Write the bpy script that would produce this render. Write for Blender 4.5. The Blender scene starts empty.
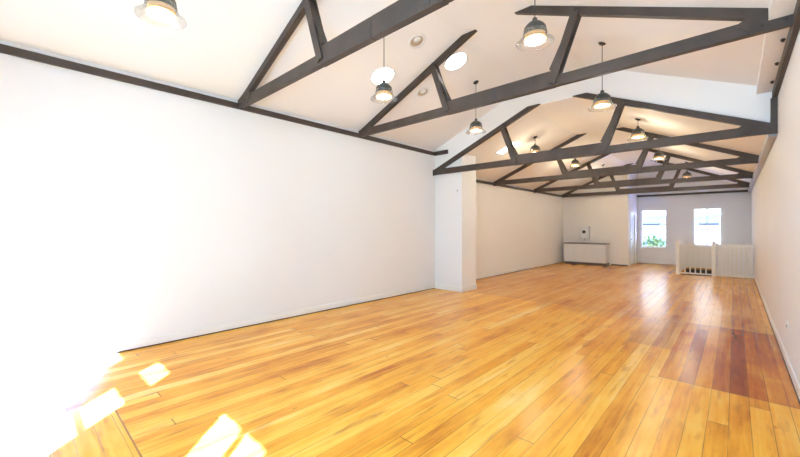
import bpy, bmesh, math, random
from mathutils import Vector, Matrix
random.seed(7)
S = bpy.context.scene
COL = S.collection
PI = math.pi

# ------------------------------------------------------------------ camera
cd = bpy.data.cameras.new('camera')
cam = bpy.data.objects.new('camera', cd); COL.objects.link(cam)
cam.location = (0, 0, 1.5)
cam.rotation_euler = (PI/2, 0, math.radians(42.947))
cd.sensor_width = 36; cd.lens = 359.85/800*36; cd.shift_y = -1.3/800
cd.clip_start = 0.02; cd.clip_end = 200
S.camera = cam
# ------------------------------------------------------------------ view
S.view_settings.view_transform = 'Standard'
S.view_settings.look = 'None'
S.view_settings.gamma = 1
S.view_settings.use_curve_mapping = False
S.view_settings.exposure = -0.05
# ------------------------------------------------------------------ world
w = bpy.data.worlds.new('world'); S.world = w; w.use_nodes = True
bg = w.node_tree.nodes['Background']
bg.inputs[0].default_value = (0.94, 1.0, 1.0, 1); bg.inputs[1].default_value = 6.0
# ------------------------------------------------------------------ sun
sd = bpy.data.lights.new('sun', 'SUN'); sun = bpy.data.objects.new('sun', sd); COL.objects.link(sun)
sd.energy = 305; sd.angle = math.radians(0.5); sd.color = (.17, .33, 1)
el = math.radians(40)
sv = Vector((-math.cos(el)*.7071, math.cos(el)*.7071, -math.sin(el)))
sun.rotation_euler = sv.to_track_quat('-Z', 'Y').to_euler()
sun.location = (3, -4, 6)
# ------------------------------------------------------------------ daylight of the street windows
WIN_F = [(-4.6, -3.15, 0.55, 2.28), (-2.62, -2.09, 0.75, 2.56), (-0.88, -0.08, 0.75, 2.63)]  # first opening is added, sized for the sun it throws at the left
def win_light(x0, x1, z0, z1, p, colr=(.34, .68, .98)):
    ld = bpy.data.lights.new('window_daylight', 'AREA'); ld.shape = 'RECTANGLE'
    ld.size = x1-x0; ld.size_y = z1-z0; ld.energy = p; ld.color = colr
    o = bpy.data.objects.new('window_daylight', ld); COL.objects.link(o)
    o.location = ((x0+x1)/2, -1.12, (z0+z1)/2); o.rotation_euler = (PI/2, 0, 0)
    return o
for (a, b, c, d), p in zip(WIN_F, (20, 70, 270)): win_light(a, b, c, d, p)
LAMP_FRONT, COL_FRONT = 22, (1, .93, .86)          # lamps of the high bay
LAMP_REAR, COL_REAR = 41, (1, .90, .66)            # lamps of the low bay

# ------------------------------------------------------------------ helpers
class MB:
    def __init__(s): s.bm = bmesh.new()
    def box(s, x0, x1, y0, y1, z0, z1, bev=0):
        r = bmesh.ops.create_cube(s.bm, size=1)
        v = r['verts']
        for q in v:
            q.co = Vector(((x0+x1)/2+q.co.x*(x1-x0), (y0+y1)/2+q.co.y*(y1-y0), (z0+z1)/2+q.co.z*(z1-z0)))
        if bev:
            es = list({e for q in v for e in q.link_edges})
            bmesh.ops.bevel(s.bm, geom=es, offset=bev, segments=1, affect='EDGES')
        return s
    def prism(s, pts, a, b, axis='y'):
        """polygon in the plane across axis, extruded from a to b"""
        def P(p, t):
            return {'y': (p[0], t, p[1]), 'x': (t, p[0], p[1]), 'z': (p[0], p[1], t)}[axis]
        va = [s.bm.verts.new(P(p, a)) for p in pts]; vb = [s.bm.verts.new(P(p, b)) for p in pts]
        n = len(pts)
        s.bm.faces.new(va); s.bm.faces.new(vb[::-1])
        for i in range(n): s.bm.faces.new((va[i], vb[i], vb[(i+1) % n], va[(i+1) % n]))
        return s
    def bar(s, p, q, wid, y0, y1):
        """board in an XZ plane from p to q (x,z centre line), width wid, between y0 and y1"""
        p = Vector(p); q = Vector(q); d = (q-p).normalized(); n = Vector((-d.y, d.x))*wid/2
        return s.prism([p-n, q-n, q+n, p+n], y0, y1)
    def lathe(s, prof, seg=24, c=(0, 0, 0), close=False):
        rings = []
        for r, z in prof:
            rings.append([s.bm.verts.new((c[0]+r*math.cos(2*PI*k/seg), c[1]+r*math.sin(2*PI*k/seg), c[2]+z)) for k in range(seg)])
        for i in range(len(rings)-1):
            for k in range(seg):
                s.bm.faces.new((rings[i][k], rings[i][(k+1) % seg], rings[i+1][(k+1) % seg], rings[i+1][k]))
        if close:
            s.bm.faces.new(rings[0][::-1]); s.bm.faces.new(rings[-1])
        return s
    def cyl(s, a, b, r, seg=12):
        a = Vector(a); b = Vector(b); d = b-a
        m = Matrix.Translation((a+b)/2) @ d.to_track_quat('Z', 'Y').to_matrix().to_4x4()
        bmesh.ops.create_cone(s.bm, cap_ends=True, segments=seg, radius1=r, radius2=r, depth=d.length, matrix=m)
        return s
    def sphere(s, c, r, sub=2, sc=(1, 1, 1)):
        bmesh.ops.create_icosphere(s.bm, subdivisions=sub, radius=r,
            matrix=Matrix.Translation(c) @ Matrix.Diagonal((*sc, 1)))
        return s
    def build(s, name, mat, parent=None, smooth=False, loc=None):
        bmesh.ops.recalc_face_normals(s.bm, faces=s.bm.faces)
        me = bpy.data.meshes.new(name); s.bm.to_mesh(me); s.bm.free()
        if smooth:
            for p in me.polygons: p.use_smooth = True
        me.materials.append(mat)
        o = bpy.data.objects.new(name, me); COL.objects.link(o)
        if parent: o.parent = parent
        if loc: o.location = loc
        return o
def struct(o, label=None):
    o['kind'] = 'structure'
    if label: o['label'] = label
    return o
def tag(o, label, cat, group=None):
    o['label'] = label; o['category'] = cat
    if group: o['group'] = group
    return o
def thing(name, loc, label, cat, group=None):
    o = bpy.data.objects.new(name, None); COL.objects.link(o); o.location = loc
    return tag(o, label, cat, group)
def copy_tree(o, parent=None):
    c = o.copy(); COL.objects.link(c)
    if parent: c.parent = parent
    for ch in list(o.children): copy_tree(ch, c)
    return c

# ------------------------------------------------------------------ materials
def mat(name, col, rough=.6, metal=0, spec=.5, bump=0, bscale=40, var=0, vscale=3, emit=None, es=0, coat=0):
    m = bpy.data.materials.new(name); m.use_nodes = True
    nt = m.node_tree; b = nt.nodes['Principled BSDF']
    b.inputs['Base Color'].default_value = (*col, 1)
    b.inputs['Roughness'].default_value = rough; b.inputs['Metallic'].default_value = metal
    b.inputs['Specular IOR Level'].default_value = spec
    b.inputs['Coat Weight'].default_value = coat
    tc = nt.nodes.new('ShaderNodeTexCoord')
    if var:
        n = nt.nodes.new('ShaderNodeTexNoise'); n.inputs['Scale'].default_value = vscale
        n.inputs['Detail'].default_value = 4
        nt.links.new(tc.outputs['Object'], n.inputs['Vector'])
        r = nt.nodes.new('ShaderNodeValToRGB')
        r.color_ramp.elements[0].position = .3; r.color_ramp.elements[1].position = .7
        r.color_ramp.elements[0].color = (*[c*(1-var) for c in col], 1)
        r.color_ramp.elements[1].color = (*[min(1, c*(1+var)) for c in col], 1)
        nt.links.new(n.outputs['Fac'], r.inputs['Fac']); nt.links.new(r.outputs['Color'], b.inputs['Base Color'])
    if bump:
        n = nt.nodes.new('ShaderNodeTexNoise'); n.inputs['Scale'].default_value = bscale
        nt.links.new(tc.outputs['Object'], n.inputs['Vector'])
        bp = nt.nodes.new('ShaderNodeBump'); bp.inputs['Strength'].default_value = bump; bp.inputs['Distance'].default_value = .01
        nt.links.new(n.outputs['Fac'], bp.inputs['Height']); nt.links.new(bp.outputs['Normal'], b.inputs['Normal'])
    if emit:
        b.inputs['Emission Color'].default_value = (*emit, 1); b.inputs['Emission Strength'].default_value = es
    return m
def glass_mat(name, tint=(1, 1, 1), gl=.08, rough=.02):
    m = bpy.data.materials.new(name); m.use_nodes = True; nt = m.node_tree; nt.nodes.clear()
    o = nt.nodes.new('ShaderNodeOutputMaterial'); mx = nt.nodes.new('ShaderNodeMixShader')
    t = nt.nodes.new('ShaderNodeBsdfTransparent'); g = nt.nodes.new('ShaderNodeBsdfGlossy')
    t.inputs[0].default_value = (*tint, 1); g.inputs['Roughness'].default_value = rough
    lw = nt.nodes.new('ShaderNodeLayerWeight'); lw.inputs['Blend'].default_value = .25
    mr = nt.nodes.new('ShaderNodeMapRange'); mr.inputs['To Min'].default_value = gl; mr.inputs['To Max'].default_value = .45
    nt.links.new(lw.outputs['Fresnel'], mr.inputs['Value']); nt.links.new(mr.outputs[0], mx.inputs[0])
    nt.links.new(t.outputs[0], mx.inputs[1]); nt.links.new(g.outputs[0], mx.inputs[2]); nt.links.new(mx.outputs[0], o.inputs[0])
    return m

M_WALL = mat('painted_wall', (.80, .785, .775), .55, bump=.05, bscale=60, var=.012, vscale=.8, spec=.3)
M_CEIL = mat('painted_ceiling', (.88, .845, .81), .7, bump=.05, bscale=50, spec=.2)
M_TAN = mat('warm_painted_wall', (.78, .73, .67), .55, bump=.05, bscale=60, spec=.3)
M_WHITE = mat('white_gloss_paint', (.80, .79, .77), .3)
M_TIMBER = mat('dark_painted_timber', (.066, .048, .039), .5, spec=.35, bump=.25, bscale=30, var=.22, vscale=4)
M_TIMBER_END = mat('timber_joint', (.05, .04, .036), .6)
M_BOLT = mat('bolt_steel', (.06, .05, .045), .4, metal=.6)
M_GREYRAIL = mat('grey_painted_rail', (.42, .42, .44), .35, var=.1, vscale=5)
M_SHADOW_GAP = mat('painted_shadow_gap', (.09, .06, .045), .8)
M_BLACK = mat('black_enamel', (.03, .03, .03), .3)
M_CAP = mat('dark_green_grey_enamel', (.065, .068, .062), .3, metal=.3)
M_AMBER = mat('amber_reflector', (.72, .42, .16), .35, metal=.2, emit=(1, .62, .28), es=.35)
M_BULB = mat('lit_bulb', (1, 1, 1), .3, emit=(1, .95, .86), es=18)
M_SKYL = mat('daylight_diffuser', (1, 1, 1), .3, emit=(1, .98, .95), es=8)
M_GLASS = glass_mat('window_glass', (1, 1, 1), .03)
M_LGLASS = glass_mat('clear_lamp_glass', (.99, .99, .985), .06, .12)
M_STEP = mat('dark_stair_carpet', (.03, .028, .027), .9, bump=.4, bscale=200)
M_COUNTER = mat('dark_laminate', (.12, .10, .09), .3)
M_CAB = mat('white_laminate', (.74, .72, .69), .35)
M_CREAM = mat('cream_gloss_paint', (.78, .73, .64), .3)
M_VENT = mat('vent_recess', (.52, .40, .28), .6)
M_EXT = mat('exterior_render', (.72, .72, .70), .9, var=.1, vscale=1)
M_EXTROOF = mat('blue_grey_roof', (.08, .14, .21), .6)
M_EXTDARK = mat('exterior_dark', (.04, .05, .06), .6)
M_LEAF = mat('tree_leaves', (.10, .17, .05), .7, var=.4, vscale=6)
M_BARK = mat('tree_bark', (.10, .08, .06), .9)

def floor_mat():
    m = bpy.data.materials.new('old_pine_boards'); m.use_nodes = True; nt = m.node_tree
    b = nt.nodes['Principled BSDF']; L = nt.links.new
    def nd(t): return nt.nodes.new(t)
    def mth(op, a, c=None, d=None):
        n = nd('ShaderNodeMath'); n.operation = op
        for i, v in enumerate((a, c, d)):
            if v is None: continue
            if isinstance(v, (int, float)): n.inputs[i].default_value = v
            else: L(v, n.inputs[i])
        return n.outputs[0]
    def mix(f, a, c, mode='MIX'):
        n = nd('ShaderNodeMix'); n.data_type = 'RGBA'; n.blend_type = mode
        for s_, v in (('Factor', f), ('A', a), ('B', c)):
            k = [i for i in n.inputs if i.name == s_ and i.enabled][0]
            if isinstance(v, (int, float)): k.default_value = v
            elif isinstance(v, tuple): k.default_value = (*v, 1)
            else: L(v, k)
        return [o for o in n.outputs if o.enabled][0]
    geo = nd('ShaderNodeNewGeometry'); sp = nd('ShaderNodeSeparateXYZ'); L(geo.outputs['Position'], sp.inputs[0])
    X, Y = sp.outputs[0], sp.outputs[1]
    # a band of boards laid crosswise by the street wall
    band = mth('MULTIPLY', mth('LESS_THAN', Y, .57), mth('GREATER_THAN', X, -3.97))
    U = mth('ADD', mth('MULTIPLY', X, mth('SUBTRACT', 1, band)), mth('MULTIPLY', mth('ADD', Y, .045), band))
    V = mth('ADD', mth('MULTIPLY', Y, mth('SUBTRACT', 1, band)), mth('MULTIPLY', X, band))
    W = .123
    u = mth('DIVIDE', mth('ADD', U, 40.01), W); iu = mth('FLOOR', u); fu = mth('FRACT', u)
    def wn(a, c=None):
        n = nd('ShaderNodeTexWhiteNoise'); n.noise_dimensions = '2D'; cb = nd('ShaderNodeCombineXYZ')
        L(a, cb.inputs[0])
        if c is not None:
            if isinstance(c, (int, float)): cb.inputs[1].default_value = c
            else: L(c, cb.inputs[1])
        L(cb.outputs[0], n.inputs['Vector']); return n.outputs['Value']
    off = mth('MULTIPLY', wn(iu, 3.3), 7)
    v = mth('DIVIDE', mth('ADD', mth('ADD', V, 40), off), 4.1); iv = mth('FLOOR', v); fv = mth('FRACT', v)
    rnd = mth('MAXIMUM', wn(iu, iv), mth('MULTIPLY', band, .8))
    # the boards change at seams
    def ramp(f, els):
        r = nd('ShaderNodeValToRGB'); L(f, r.inputs['Fac'])
        e = r.color_ramp.elements
        while len(e) < len(els): e.new(.5)
        for k, (p, c) in enumerate(els): e[k].position = p; e[k].color = (*c, 1)
        return r.outputs['Color']
    cb = nd('ShaderNodeCombineXYZ'); L(mth('MULTIPLY', U, 22), cb.inputs[0]); L(mth('MULTIPLY', V, 1.1), cb.inputs[1]); L(mth('MULTIPLY', rnd, 40), cb.inputs[2])
    gn = nd('ShaderNodeTexNoise'); gn.inputs['Scale'].default_value = 1; gn.inputs['Detail'].default_value = 5; gn.inputs['Distortion'].default_value = .6
    L(cb.outputs[0], gn.inputs['Vector']); grain = gn.outputs['Fac']
    cb2 = nd('ShaderNodeCombineXYZ'); L(mth('MULTIPLY', U, 1.6), cb2.inputs[0]); L(mth('MULTIPLY', V, .55), cb2.inputs[1])
    g2 = nd('ShaderNodeTexNoise'); g2.inputs['Scale'].default_value = 1; g2.inputs['Detail'].default_value = 6; g2.inputs['Roughness'].default_value = .65
    L(cb2.outputs[0], g2.inputs['Vector']); blot = g2.outputs['Fac']
    f = mth('ADD', mth('MULTIPLY', rnd, .40), mth('ADD', mth('MULTIPLY', grain, .68), mth('MULTIPLY', mth('SUBTRACT', blot, .5), 1.35)))
    pine = ramp(f, [(.12, (.40, .11, .014)), (.32, (.66, .25, .022)), (.52, (.80, .36, .034)), (.74, (.86, .46, .075)), (1, (.92, .60, .20))])
    f2 = mth('ADD', f, mth('MULTIPLY', mth('SUBTRACT', wn(iu, 5.5), .45), .42))
    red = ramp(f2, [(.12, (.20, .024, .004)), (.36, (.30, .042, .004)), (.58, (.44, .10, .006)), (.85, (.66, .25, .02))])
    dull = ramp(f, [(.1, (.28, .09, .015)), (.4, (.48, .19, .03)), (.9, (.68, .34, .09))])
    inr = mth('MULTIPLY', mth('GREATER_THAN', X, -.567), mth('MULTIPLY', mth('GREATER_THAN', Y, 4.42), mth('LESS_THAN', Y, 7.2)))
    inm = mth('MULTIPLY', mth('GREATER_THAN', X, -1.06), mth('MULTIPLY', mth('GREATER_THAN', Y, 5.5), mth('LESS_THAN', Y, 7.12)))
    ind = mth('GREATER_THAN', Y, 7.2)
    c = mix(mth('MULTIPLY', ind, .55), pine, dull)
    c = mix(mth('MULTIPLY', inm, .7), c, dull)
    c = mix(mth('MULTIPLY', inr, .88), c, red)
    # darker worn streak of stain along the seam
    sn = nd('ShaderNodeTexNoise'); sn.inputs['Scale'].default_value = 3.2; sn.inputs['Detail'].default_value = 5
    L(geo.outputs['Position'], sn.inputs['Vector'])
    sd_ = mth('SUBTRACT', 1, mth('MINIMUM', 1, mth('DIVIDE', mth('ABSOLUTE', mth('SUBTRACT', Y, mth('ADD', 7.05, mth('MULTIPLY', mth('SUBTRACT', sn.outputs['Fac'], .5), 1.2)))), .5)))
    sd_ = mth('MULTIPLY', sd_, mth('MULTIPLY', mth('GREATER_THAN', X, -2.9), sn.outputs['Fac']))
    c = mix(mth('MULTIPLY', sd_, .6), c, (.26, .075, .02))
    # knots and scuffs
    vo = nd('ShaderNodeTexVoronoi'); vo.inputs['Scale'].default_value = 1
    cb3 = nd('ShaderNodeCombineXYZ'); L(mth('MULTIPLY', U, 3.4), cb3.inputs[0]); L(mth('MULTIPLY', V, 1.5), cb3.inputs[1])
    L(cb3.outputs[0], vo.inputs['Vector'])
    kn = mth('LESS_THAN', mth('ADD', vo.outputs['Distance'], mth('MULTIPLY', grain, .02)), .055)
    c = mix(mth('MULTIPLY', kn, .45), c, (.22, .08, .02))
    cb4 = nd('ShaderNodeCombineXYZ'); L(mth('MULTIPLY', U, 14), cb4.inputs[0]); L(mth('MULTIPLY', V, 1.9), cb4.inputs[1])
    sc = nd('ShaderNodeTexNoise'); sc.inputs['Scale'].default_value = 1; sc.inputs['Detail'].default_value = 3
    L(cb4.outputs[0], sc.inputs['Vector'])
    scm = mth('MULTIPLY', mth('SUBTRACT', sc.outputs['Fac'], .57), 6); n = scm.node; n.use_clamp = True
    c = mix(mth('MULTIPLY', scm, .7), c, (.40, .13, .02))
    # gaps
    edge = mth('MINIMUM', fu, mth('SUBTRACT', 1, fu))
    gr = wn(iu, 9.1)
    gv = nd('ShaderNodeTexNoise'); gv.inputs['Scale'].default_value = 1
    cb5 = nd('ShaderNodeCombineXYZ'); L(mth('MULTIPLY', iu, 5.7), cb5.inputs[0]); L(mth('MULTIPLY', V, .8), cb5.inputs[1]); L(cb5.outputs[0], gv.inputs['Vector'])
    gw = mth('MULTIPLY', mth('SUBTRACT', gv.outputs['Fac'], .28), .085)
    gap = mth('LESS_THAN', edge, gw)
    endg = mth('LESS_THAN', fv, .0022)
    gapa = mth('MAXIMUM', mth('MULTIPLY', gap, .62), mth('MULTIPLY', endg, .7))
    seam = mth('LESS_THAN', mth('ABSOLUTE', mth('SUBTRACT', Y, 4.42)), .006)
    seam = mth('MULTIPLY', seam, mth('GREATER_THAN', X, -.57))
    seam2 = mth('MULTIPLY', mth('LESS_THAN', mth('ABSOLUTE', mth('SUBTRACT', Y, .57)), .006), mth('GREATER_THAN', X, -3.97))
    seam3 = mth('MULTIPLY', mth('LESS_THAN', mth('ABSOLUTE', mth('SUBTRACT', Y, 7.2)), .012), mth('GREATER_THAN', X, -1.3))
    gapa = mth('MAXIMUM', gapa, mth('MULTIPLY', mth('MAXIMUM', seam, mth('MAXIMUM', seam2, seam3)), .7))
    c = mix(gapa, c, (.10, .030, .012))
    L(c, b.inputs['Base Color'])
    b.inputs['Roughness'].default_value = .22
    rr = mth('ADD', .17, mth('MULTIPLY', grain, .12)); L(rr, b.inputs['Roughness'])
    b.inputs['Specular IOR Level'].default_value = .22
    bp = nd('ShaderNodeBump'); bp.inputs['Strength'].default_value = .25; bp.inputs['Distance'].default_value = .004
    L(mth('SUBTRACT', grain, mth('MULTIPLY', gapa, 2)), bp.inputs['Height']); L(bp.outputs['Normal'], b.inputs['Normal'])
    return m
M_FLOOR = floor_mat()

# ------------------------------------------------------------------ room dimensions
XL, XR = -5.4, .42
YF, YM, YB = -1.0, 7.06, 17.8          # street wall, step in the ceiling, far wall
XS0, XS1 = -3.014, -1.966              # flat strip of the ceiling
ZE, ZC, K = 3.384, 4.41, .43           # eaves and flat height of the front bay
DZ = .5                                # the rear bay is this much lower
def prof(dz=0):
    return [(XL, ZE-dz), (XS0, ZC-dz), (XS1, ZC-dz), (XR, ZE-dz)]

# floor with the opening of the stairwell
HX0, HX1, HY0, HY1 = -1.27, -.47, 14.5, 16.9
mb = MB()
for x0, x1, y0, y1 in ((XL-.1, XR+.1, YF-.06, HY0), (XL-.1, HX0, HY0, HY1), (HX1, XR+.1, HY0, HY1), (XL-.1, XR+.1, HY1, YB+.1)):
    mb.box(x0, x1, y0, y1, -.03, 0)
struct(mb.build('floor', M_FLOOR))
# stairwell lining below the floor
mb = MB()
mb.box(HX0-.05, HX0, HY0, HY1, -2.4, -.031).box(HX1, HX1+.05, HY0, HY1, -2.4, -.031)
mb.box(HX0, HX1, HY1, HY1+.05, -2.4, -.031).box(HX0, HX1, HY0-.05, HY0, -2.4, -.031).box(HX0, HX1, HY0, HY1, -2.45, -2.4)
struct(mb.build('wall_stairwell', M_STEP))

def wall_xz(name, y0, y1, poly_top, x0, x1, holes, m):
    """wall across the room; holes (x0,x1,z0,z1); poly_top = list of (x,z)"""
    def topz(x):
        for (a, za), (b, zb) in zip(poly_top, poly_top[1:]):
            if a-1e-6 <= x <= b+1e-6: return za+(zb-za)*(x-a)/(b-a)
    xs = sorted({x0, x1, *[h[0] for h in holes], *[h[1] for h in holes], *[p[0] for p in poly_top if x0 < p[0] < x1]})
    mb = MB()
    for a, b in zip(xs, xs[1:]):
        hs = [h for h in holes if h[0] <= a+1e-6 and h[1] >= b-1e-6]
        z = 0
        for h in hs:
            if h[2] > z: mb.box(a, b, y0, y1, z, h[2])
            z = h[3]
        mb.prism([(a, z), (b, z), (b, topz(b)), (a, topz(a))], y0, y1)
    return struct(mb.build(name, m))
WIN_B = [(-2.86, -1.99, .67, 2.21), (-1.18, -.35, .77, 2.22)]
wall_xz('wall_front', YF-.05, YF, prof(), XL, XR, [(a, b, c, d) for a, b, c, d in WIN_F], M_WALL)
wall_xz('wall_back', YB, YB+.12, prof(DZ), XL, XR, WIN_B, M_WALL)
struct(MB().prism([(YF-.05, 0), (YM+.08, 0), (YM+.08, ZE), (YF-.05, ZE)], XL-.1, XL, 'x').box(XL-.1, XL, YM+.08, YB+.12, 0, ZE-DZ).build('wall_left', M_WALL))
struct(MB().box(XR, XR+.1, YF-.05, YM+.08, 0, ZE).box(XR, XR+.1, YM+.08, YB+.12, 0, ZE-DZ).build('wall_right', M_WALL))
# ceiling: front bay, rear bay, and the upright step between them
t = .1
def shell(pr): return pr + [(x, z+t) for x, z in pr[::-1]]
struct(MB().prism(shell([(XL-.1, ZE-K*.1), (XS0, ZC), (XS1, ZC), (XR+.1, ZE-K*.1)]), YF-.05, YM+.08)
       .prism(shell([(XL-.1, ZE-DZ-K*.1), (XS0, ZC-DZ), (XS1, ZC-DZ), (XR+.1, ZE-DZ-K*.1)]), YM+.08, YB+.12).build('ceiling', M_CEIL))
f_, b_ = prof(), prof(DZ)
struct(MB().prism(b_[:2]+[f_[1], f_[0]], YM, YM+.078).prism(b_[1:3]+[f_[2], f_[1]], YM, YM+.078)
       .prism(b_[2:]+[f_[3], f_[2]], YM, YM+.078).build('wall_ceiling_step', M_CEIL))
# white pier at the left, where the front bay ends
PX = -4.62
struct(MB().prism([(XL, 0), (PX, 0), (PX, ZE-DZ+K*(PX-XL)-.002), (XL, ZE-DZ-.002)], YM, 7.69).build('wall_pier', M_WALL))
# partition closing off the far left corner
DOOR = (16.45, 17.3, 2.05)
zz = lambda x: ZE-DZ+K*(x-XL) if x < XS0 else ZC-DZ
mb = MB().prism([(XL, 0), (-3.0, 0), (-3.0, zz(-3.0)-.002), (XS0, zz(XS0)-.002), (XL, zz(XL)-.002)], 16.1, 16.2)
mb.box(-3.1, -3.0, 16.2, DOOR[0], 0, ZC-DZ-.05).box(-3.1, -3.0, DOOR[1], YB, 0, ZC-DZ-.05).box(-3.1, -3.0, DOOR[0], DOOR[1], DOOR[2], ZC-DZ-.05)
struct(mb.build('wall_partition', M_TAN))

# door in the side of the partition
d1 = struct(MB().box(-3.06, -3.02, DOOR[0]+.03, DOOR[1]-.03, .01, DOOR[2]-.03, .004).build('door_1', M_WHITE))
mb = MB()
for y0, y1, z0, z1 in ((16.58, 16.84, .2, .95), (16.92, 17.18, .2, .95), (16.58, 16.84, 1.08, 1.9), (16.92, 17.18, 1.08, 1.9)):
    mb.box(-3.02, -3.012, y0, y1, z0, z1, .003)
mb.build('door_panel', M_WHITE, d1)
MB().box(-3.1, -2.985, DOOR[0]-.04, DOOR[0]+.03, 0, DOOR[2]+.04).box(-3.1, -2.985, DOOR[1]-.03, DOOR[1]+.04, 0, DOOR[2]+.04).box(-3.1, -2.985, DOOR[0]+.03, DOOR[1]-.03, DOOR[2]-.03, DOOR[2]+.04).build('door_frame', M_WHITE, d1)
MB().cyl((-3.02, 16.56, 1.02), (-2.97, 16.56, 1.02), .012).cyl((-2.97, 16.56, 1.02), (-2.97, 16.67, 1.02), .01).build('door_handle', M_BOLT, d1)

# windows
def window(n, a, b, c, d, y, bars_x, bars_z, fw=.045, dep=.05, sill=True, inner=-1):
    """y: inner face of wall, frame sits behind it (inner=-1: wall lies towards -y)"""
    y0, y1 = (y-dep, y) if inner < 0 else (y, y+dep)
    w_ = struct(MB().box(a, a+fw, y0, y1, c, d).box(b-fw, b, y0, y1, c, d).box(a+fw, b-fw, y0, y1, c, c+fw).box(a+fw, b-fw, y0, y1, d-fw, d).build('window_%d' % n, M_WHITE))
    if bars_x or bars_z:
        mb = MB()
        for x, wd in bars_x: mb.box(x-wd/2, x+wd/2, y0+.008, y1-.008, c+fw, d-fw)
        for z, wd in bars_z: mb.box(a+fw, b-fw, y0+.006, y1-.006, z-wd/2, z+wd/2)
        mb.build('sash_bar', M_WHITE, w_)
    ym = (y0+y1)/2
    MB().box(a+fw, b-fw, ym-.002, ym+.002, c+fw, d-fw).build('glass_pane', M_GLASS, w_)
    if sill:
        s = -1 if inner > 0 else 1
        ya, yb = sorted((y, y+s*.06))
        MB().box(a-.05, b+.05, ya, yb, c-.035, c-.002, .005).build('window_sill', M_WHITE, w_)
    return w_
a, b, c, d = WIN_F[0]; window(3, a, b, c, d, YF, [], [], .03)  # unseen window, added so sun whites out the near left corner
a, b, c, d = WIN_F[1]; window(4, a, b, c, d, YF, [], [(2.12, .24), (1.62, .025)], .015)
a, b, c, d = WIN_F[2]; window(5, a, b, c, d, YF, [(-.46, .05)], [(1.3, .05)], .02)
for k, (a, b, c, d) in enumerate(WIN_B):
    wo = window(k+1, a, b, c, d, YB+.03, [((a+b)/2, .022)] if k else [], [(1.44-k*.04, .05)], .04, .06, inner=1, sill=False)
    mb = MB().box(a-.09, a, YB-.02, YB, c-.09, d+.09).box(b, b+.09, YB-.02, YB, c-.09, d+.09)
    mb.box(a, b, YB-.02, YB, d, d+.09)
    mb.build('window_frame', M_WHITE, wo)
    MB().box(a-.12, b+.12, YB-.06, YB-.001, c-.04, c-.001, .006).build('window_sill', M_WHITE, wo)

# timber wall plates, cornice box and posts
TB = 3.25          # underside of the front plates
struct(MB().box(XL, XL+.04, YF, YM-.075, TB, TB+.082, .004).build('trim_1', M_TIMBER), 'dark timber plate along the left wall')
struct(MB().box(XL, -5.0, YM-.05, YM, TB, TB+.095, .004).build('trim_2', M_TIMBER), 'short dark timber return above the pier')
struct(MB().box(XR-.05, XR, YF, YM, TB, TB+.10, .004).build('trim_3', M_TIMBER), 'dark timber plate along the right wall')
struct(MB().box(.22, XR, YF, YM-.001, TB+.101, TB+.24).build('trim_4', M_CEIL), 'boxed soffit over the right wall plate')
struct(MB().box(XR-.066, XR, YM-.075, YM-.003, 2.9, TB-.002, .003).build('trim_5', M_TIMBER), 'dark upright post in the right wall corner')
struct(MB().box(XL, XL+.05, 7.69, YB, TB-DZ+.03, TB-DZ+.10, .003).build('trim_6', M_TIMBER), 'thin dark timber plate along the rear left wall')
struct(MB().box(.335, XR, YM+.01, YB, 2.742, 2.85, .004).build('trim_7', M_GREYRAIL), 'grey painted plate along the rear right wall')
struct(MB().box(-3.0, .335, YB-.06, YB, 2.755, 2.83, .003).build('trim_8', M_TIMBER), 'dark timber plate across the far wall')
# skirtings; a dark strip below paints the shadow gap at the floor
def skirt(name, x0, x1, y0, y1, h=.11):
    o = struct(MB().box(x0, x1, y0, y1, .014, h, .004).build(name, M_WHITE))
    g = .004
    MB().box(x0-g if x0 > XL+.001 else x0, x1+g if x1 < XR-.001 else x1, y0-g, y1+g, 0, .0135).build('shadow_gap_line', M_SHADOW_GAP, o)
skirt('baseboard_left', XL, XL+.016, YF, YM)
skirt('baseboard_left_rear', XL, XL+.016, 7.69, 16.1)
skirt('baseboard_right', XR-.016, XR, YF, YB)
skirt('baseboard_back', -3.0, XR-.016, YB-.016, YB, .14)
struct(MB().box(XL+.016, PX+.014, YM-.014, YM, 0, .13, .004).box(PX, PX+.014, YM, 7.704, 0, .13, .004).build('baseboard_pier', M_WHITE))
struct(MB().box(-3.58, -3.0, 16.07, 16.1, 0, .05).build('baseboard_partition', M_COUNTER))

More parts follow.
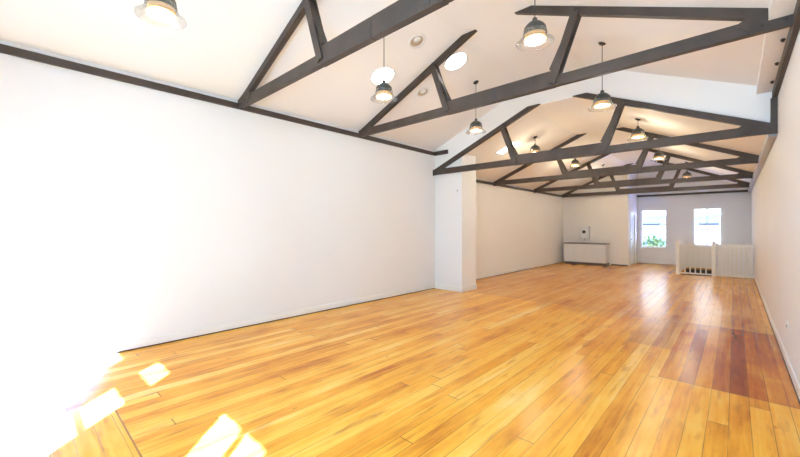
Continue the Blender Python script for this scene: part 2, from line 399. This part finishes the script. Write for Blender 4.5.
# ------------------------------------------------------------------ roof trusses
CX = (XL+XR)/2
TH = .07
def make_truss():
    root = thing('roof_truss', (0, 0, 0), '', 'truss', 'dark timber roof trusses')
    z0 = 3.272                                    # underside of the tie
    # tie: two outer lengths and a deeper middle board with a splice
    for s in (-1, 1):
        xo = XL if s < 0 else XR
        xi = CX + s*.80
        a_, b_ = sorted((xo, xi))
        MB().box(a_, b_, 0, TH, z0, z0+.13, .004).build('tie_beam', M_TIMBER, root)
    MB().box(CX-.83, CX+.0, -.006, TH+.006, z0-.003, z0+.2, .004).build('middle_board', M_TIMBER, root)
    MB().box(CX+.004, CX+.83, -.006, TH+.006, z0-.003, z0+.2, .004).build('middle_board', M_TIMBER, root)
    MB().box(CX-.03, CX+.04, -.012, -.005, z0+.02, z0+.18, .002).build('splice_plate', M_TIMBER_END, root)
    # rafters, cut off by the flat ceiling
    zb = lambda d: 3.284+K*d
    for s in (-1, 1):
        X = lambda d: (XL+d) if s < 0 else (XR-d)
        d0, dt = .0, (ZC-3.284-.108)/K
        db = (ZC-.004-3.284)/K
        pts = [(X(.0), zb(.0)+.03), (X(.15), zb(.15)), (X(db), ZC-.004), (X(dt), ZC-.004), (X(0), zb(0)+.10)]
        MB().prism(pts, .002, TH-.002).build('rafter', M_TIMBER, root)
        # strut
        top = (CX+s*1.09, zb(abs((XL if s < 0 else XR)-(CX+s*1.09)))+.05)
        bot = (CX+s*.80, z0+.035)
        MB().bar(bot, top, .095, -.026, -.007).bar(bot, top, .095, TH+.007, TH+.026).bar((bot[0], bot[1]+.17), (top[0], top[1]-.05), .07, -.007, TH+.007).build('strut', M_TIMBER, root)
        # heel board with bolts
        hx = [X(.0), X(.0), X(.30), X(.42), X(.16)]
        MB().prism([(hx[0], z0-.02), (hx[2], z0-.003), (hx[3], z0+.11), (hx[4]+(-s)*.12, z0+.19), (hx[0], z0+.11)], -.012, -.001).build('heel_plate', M_TIMBER, root)
        for dx, dz in ((.09, .045), (.24, .06), (.17, .10)):
            MB().cyl((X(dx), -.012, z0+dz), (X(dx), -.024, z0+dz), .013, 8).build('bolt', M_BOLT, root)
        for q in (bot, top): MB().cyl((q[0], -.026, q[1]), (q[0], -.040, q[1]), .014, 8).build('bolt', M_BOLT, root)
    return root
TY = [2.28, 4.62, 6.985, 10.0, 13.0, 15.93]
TL = ['nearest dark timber roof truss, cut off by the top of the picture',
      'second dark timber roof truss from the front, in the high bay',
      'third roof truss from the front, its left end on the face of the white pier',
      'fourth roof truss from the front, first one of the low rear bay behind the pier',
      'fifth roof truss from the front, between the pier and the last truss',
      'rearmost dark roof truss, just in front of the partition with the counter']
tr0 = make_truss()
for i, (y, l) in enumerate(zip(TY, TL)):
    o = tr0 if i == 0 else copy_tree(tr0)
    o.location = (0, y, 0 if i < 2 else -DZ+.003); o['label'] = l
for c_ in tr0.children:
    if c_.name.startswith('splice_plate'): c_.location.x = .66
# ------------------------------------------------------------------ bolts under the right cornice
for k, y in enumerate((5.15, 5.85, 6.55)):
    o = MB().cyl((0, 0, 0), (0, 0, -.03), .013, 10).cyl((0, 0, -.006), (0, 0, -.014), .020, 10).build('ceiling_bolt', M_BOLT, loc=(.345, y, TB+.101))
    tag(o, ['dark bolt under the boxed soffit, the one nearest the second truss', 'middle one of the three dark bolts under the right soffit',
            'dark bolt under the right soffit, closest to the corner post'][k], 'bolt', 'bolts under the right soffit')

# ------------------------------------------------------------------ pendant lamps
def ceil_z(x, y):
    dz = DZ if y > YM else 0
    return min(ZC, ZE+K*(x-XL), ZE+K*(XR-x))-dz
def make_lamp(x, y, z, label):
    """z: height of the lower edge of the metal cap; the cord runs up to the ceiling"""
    root = thing('pendant_lamp', (x, y, z), label, 'lamp', 'pendant lamps under the ceiling')
    zc = ceil_z(x, y)-z
    tilt = 0 if XS0 < x < XS1 else (-math.atan(K) if x < CX else math.atan(K))
    cn = MB().lathe([(.0, .0), (.052, .0), (.052, -.012), (.03, -.03), (.0, -.032)], 20).build('ceiling_rose', M_BLACK, root, True, (0, 0, zc+.002))
    cn.rotation_euler = (0, tilt, 0)
    MB().cyl((0, 0, .15), (0, 0, zc-.02), .005, 8).build('cord', M_BLACK, root)
    MB().lathe([(.0, .165), (.018, .165), (.026, .15), (.028, .125), (.06, .112), (.09, .085), (.105, .05), (.112, .01), (.112, -.01), (.105, -.01), (.10, .04), (.08, .08), (.0, .10)], 28).build('lamp_cap', M_CAP, root, True)
    mb = MB()
    for k in range(20):
        a = 2*PI*k/20
        mb.cyl((.113*math.cos(a), .113*math.sin(a), 0), (.100*math.cos(a), .100*math.sin(a), .07), .004, 5)
    mb.build('cap_rib', M_CAP, root)
    MB().lathe([(.098, .03), (.100, -.02), (.108, -.06), (.103, -.06), (.095, -.02), (.093, .03)], 28).build('amber_collar', M_AMBER, root, True)
    MB().lathe([(.114, .03), (.118, -.01), (.135, -.045), (.165, -.075), (.185, -.088), (.185, -.092), (.163, -.08), (.132, -.05), (.115, -.013), (.111, .03)], 32).build('glass_shade', M_LGLASS, root, True)
    MB().sphere((0, 0, -.01), .05, 3, (1, 1, 1.15)).build('bulb', M_BULB, root, True)
    front = y < YM
    ln = 'lamp_light_front' if front else 'lamp_light_rear'
    ld = bpy.data.lights.get(ln)
    if not ld:
        ld = bpy.data.lights.new(ln, 'POINT'); ld.energy = LAMP_FRONT if front else LAMP_REAR
        ld.color = COL_FRONT if front else COL_REAR; ld.shadow_soft_size = .13
    lo = bpy.data.objects.new('lamp_light', ld); COL.objects.link(lo); lo.parent = root; lo.location = (0, 0, -.10)
    return root
LAMPS = [(-3.50, .84, 3.335, 'pendant lamp at the top left of the picture, nearest over the left wall'),
         (-3.50, 3.44, 3.335, 'pendant lamp with a glowing skylight disc behind its cord, between the first two trusses'),
         (-1.50, 3.64, 3.48, 'lit pendant lamp with flared glass shade, just under the second truss right rafter'),
         (-3.52, 5.85, 3.35, 'pendant lamp seen below the tie of the second truss, over the left slope'),
         (-1.41, 5.82, 3.32, 'pendant lamp with an amber glow in front of the third truss right rafter'),
         (-3.54, 8.60, 3.36, 'pendant lamp over the left slope just behind the third truss'),
         (-1.43, 8.57, 3.37, 'pendant lamp over the right slope just behind the third truss'),
         (-3.50, 11.45, 3.40, 'small distant pendant lamp at left between the fourth and fifth trusses'),
         (-1.45, 11.45, 3.34, 'small distant pendant lamp at right between the fourth and fifth trusses'),
         (-3.45, 14.35, 3.42, 'farthest pendant lamp on the left slope, before the last truss'),
         (-1.10, 14.35, 3.10, 'farthest pendant lamp on the right slope, before the last truss')]
for L_ in LAMPS: make_lamp(*L_)

# ------------------------------------------------------------------ round skylights and vents in the left slope
ang = -math.atan(K)
def slope_thing(name, x, y, dz, label, cat, grp):
    o = thing(name, (x, y, ZE+K*(x-XL)-dz), label, cat, grp); o.rotation_euler = (0, ang, 0); return o
for x, y, l in ((-3.39, 5.0, 'bright round skylight beside the upper end of the second truss left rafter'),
                (-4.14, 4.04, 'bright round skylight low on the left slope behind a hanging lamp')):
    r = slope_thing('round_skylight', x, y, 0, l, 'skylight', 'round skylights in the left slope')
    MB().lathe([(.0, -.006), (.18, -.006), (.185, .0)], 32).build('diffuser', M_SKYL, r, True)
    MB().lathe([(.185, -.002), (.19, -.010), (.205, -.008), (.21, .0)], 32).build('rim', M_WHITE, r, True)
for x, y, l in ((-3.42, 4.04, 'round recessed ceiling vent high on the left slope between the first two trusses'),
                (-4.12, 5.03, 'round recessed ceiling vent low on the left slope under the second truss rafter')):
    r = slope_thing('ceiling_vent', x, y, 0, l, 'vent', 'round recessed vents in the left slope')
    MB().lathe([(.135, .0), (.128, -.012), (.105, -.012), (.095, -.001)], 28).build('rim', M_WHITE, r, True)
    MB().lathe([(.0, -.003), (.096, -.003), (.1, -.001)], 28).build('recess', M_VENT, r, True)
    MB().lathe([(.0, -.012), (.05, -.012), (.055, -.004)], 20, (.025, -.02, 0)).build('disc', M_WHITE, r, True)
r = thing('roof_skylight', (-4.07, 8.28, ZE-DZ+K*(-4.07-XL)), 'bright rectangular skylight seen behind the third truss left strut', 'skylight')
r.rotation_euler = (0, ang, 0)
MB().box(-.26, .26, -.15, .15, -.008, -.001).build('diffuser', M_SKYL, r)
MB().box(-.29, -.261, -.18, .18, -.014, 0).box(.261, .29, -.18, .18, -.014, 0).box(-.26, .26, -.18, -.151, -.014, 0).box(-.26, .26, .151, .18, -.014, 0).build('rim', M_WHITE, r)

# ------------------------------------------------------------------ wall fittings
def plate(name, loc, w_, h_, face, label, cat, knob=True):
    """face: '+x' on left wall, '-x' on right wall, '-y' on the pier"""
    r = thing(name, loc, label, cat)
    if face == '+x': r.rotation_euler = (0, 0, PI/2)
    if face == '-x': r.rotation_euler = (0, 0, -PI/2)
    MB().box(-w_/2, w_/2, -.009, 0, -h_/2, h_/2, .003).build('face_plate', M_WHITE, r)
    if knob == 'switch': MB().box(-.012, .012, -.016, -.0095, -.02, .02, .002).build('rocker', M_WHITE, r)
    if knob == 'socket':
        for s in (-1, 1):
            MB().box(s*w_*.25-.014, s*w_*.25+.014, -.012, -.0095, .012, .032, .002).build('rocker', M_WHITE, r)
            MB().box(s*w_*.25-.012, s*w_*.25-.008, -.0105, -.0092, -.03, -.012).box(s*w_*.25+.008, s*w_*.25+.012, -.0105, -.0092, -.03, -.012).build('socket_slot', M_BLACK, r)
    return r
plate('light_switch', (XL, 9.37, 1.68), .10, .16, '+x', 'small white switch plate on the rear left wall just past the pier', 'switch', 'switch')
plate('power_outlet', (XL, .37, .36), .12, .08, '+x', 'white power outlet low on the bright left wall', 'outlet', 'socket')
plate('power_outlet', (XR, 5.71, .45), .12, .08, '-x', 'white power outlet low on the right wall', 'outlet', 'socket')
r = thing('motion_sensor', (-4.72, YM, 2.36), 'small white motion sensor high on the front of the pier', 'sensor')
MB().box(-.035, .035, -.03, 0, -.045, .045, .006).build('sensor_body', M_WHITE, r)
MB().sphere((0, -.03, -.012), .022, 2, (1, .6, 1)).build('lens', M_GREYRAIL, r, True)

# ------------------------------------------------------------------ kitchenette against the partition
CY0 = 15.5
r = thing('base_cabinet', (-4.36, CY0+.3, 0), 'long low white base cabinet under the dark counter against the partition', 'cabinet')
MB().box(-.80, .72, -.27, .285, .10, .83).build('carcass', M_CAB, r)
for k in range(4): 
    dd = MB().box(-.795+k*.38, -.425+k*.38, -.29, -.2705, .115, .82, .003).build('door', M_CAB, r)
    MB().cyl((-.47+k*.38 if k % 2 == 0 else -.75+k*.38, -.305, .74), (-.47+k*.38 if k % 2 == 0 else -.75+k*.38, -.29, .74), .008, 8).build('knob', M_WHITE, dd)
MB().box(-.80, .72, -.24, .285, 0, .10).build('plinth', M_COUNTER, r)
tag(MB().box(-5.19, -3.62, CY0-.01, 16.098, .831, .868, .004).build('worktop', M_COUNTER), 'thin dark worktop on the white base cabinet', 'counter')
r = thing('water_heater', (-4.5, 16.1, 1.04), 'white wall-mounted water heater box with a dark dial above the counter', 'heater')
MB().box(-.17, .17, -.2, 0, 0, .5, .02).build('casing', M_WHITE, r)
MB().cyl((-.02, -.2, .27), (-.02, -.215, .27), .065, 16).build('dial', M_BLACK, r)
MB().cyl((0, -.16, 0), (0, -.16, -.06), .014, 10).cyl((0, -.16, -.05), (0, -.25, -.09), .011, 10).build('tap', M_GREYRAIL, r)

# ------------------------------------------------------------------ balustrade round the stairwell
BY = 14.42
def post(mb, x, y, h, s=.045):
    mb.box(x-s, x+s, y-s, y+s, 0, h, .004).box(x-s-.012, x+s+.012, y-s-.012, y+s+.012, h, h+.02, .004).sphere((x, y, h+.05), .035, 2)
r = thing('stair_balustrade', (0, 0, 0), 'white painted stair balustrade with square balusters at the far right', 'railing')
for x, y, h in ((-1.33, BY, 1.02), (-.47, BY, 1.0), (-1.33, 16.96, 1.0)):
    mb = MB(); post(mb, x, y, h); mb.build('newel_post', M_CREAM, r)
def rail_run(p, q, top=.97, n=10, bot=.08):
    p = Vector(p); q = Vector(q); d = (q-p).normalized(); nn = Vector((-d.y, d.x))
    def slab(z0, z1, w_):
        a_ = p+nn*w_; b_ = q+nn*w_; c_ = q-nn*w_; e_ = p-nn*w_
        return MB().prism([a_, b_, c_, e_], z0, z1, 'z')
    slab(top-.045, top, .03).build('handrail', M_CREAM, r)
    slab(bot-.04, bot, .02).build('bottom_rail', M_CREAM, r)
    for k in range(n):
        c_ = p+(q-p)*((k+1)/(n+1)); s = .016
        MB().box(c_.x-s, c_.x+s, c_.y-s, c_.y+s, bot, top-.045).build('baluster', M_CREAM, r)
rail_run((-1.28, BY), (-.52, BY), .96, 5)
rail_run((-.42, BY), (XR-.02, BY), .99, 8)
rail_run((-1.33, BY+.05), (-1.33, 16.9), .97, 15)
# boarded rear side and solid screen of the landing
MB().box(-1.28, -.43, 16.93, 16.98, .02, .80).build('board_panel', M_CREAM, r)
MB().box(-1.28, -.43, 16.92, 16.99, .90, .94).build('handrail', M_CREAM, r)
for k in range(5):
    x = -1.20+k*.155
    MB().box(x-.016, x+.016, 16.94, 16.97, .80, .90).build('baluster', M_CREAM, r)
tag(MB().box(-.44, XR-.02, 14.75, 14.85, 0, .93, .004).build('stair_screen', M_WALL), 'low solid white screen behind the right balusters of the balustrade', 'screen')

# ------------------------------------------------------------------ outside the far windows
struct(MB().box(-30, 30, YB+.12, 60, -4.2, -4).build('ground', M_EXT))
struct(MB().box(-16, 16, YB+.125, YB+.4, 4.1, 8.4).build('wall_sun_blocker', M_EXT), 'tall unseen wall added above the far windows to shade the building opposite')  # out-of-view blocker, added to keep the sun off the neighbour building
r = thing('neighbour_building', (0, 0, 0), 'pale building with a blue-grey roof seen through the far windows', 'building')
MB().box(-14, 9, 21.6, 26, -4, 1.64).build('wall', M_EXT, r)
MB().prism([(21.35, 1.60), (21.35, 1.68), (23.8, 2.06), (26.3, 1.68), (26.3, 1.60)], -14.3, 9.3, 'x').build('roof', M_EXTROOF, r)
MB().box(-14.3, 9.3, 23.68, 23.92, 2.03, 2.12).build('ridge', M_EXTDARK, r)
MB().box(-14.3, 9.3, 21.28, 21.35, 1.58, 1.66).build('gutter', M_EXTDARK, r)
r = thing('street_tree', (-2.75, 20.2, -4), 'green tree seen through the left far window', 'tree')
MB().cyl((0, 0, 0), (0.05, 0, 4.7), .07).build('trunk', M_BARK, r)
mb = MB()
for k in range(500):
    a, e_, q = random.uniform(0, 2*PI), random.uniform(-1, 1), random.random()**.4
    p = Vector((math.cos(a)*math.sqrt(1-e_*e_)*.6, math.sin(a)*math.sqrt(1-e_*e_)*.6, e_*.45))*q+Vector((0, 0, 4.75))
    m_ = Matrix.Translation(p) @ Matrix.Rotation(random.uniform(0, 6), 4, Vector((random.random(), random.random(), random.random()+.1)).normalized())
    bmesh.ops.create_grid(mb.bm, x_segments=1, y_segments=1, size=.05, matrix=m_)
mb.build('foliage', M_LEAF, r)
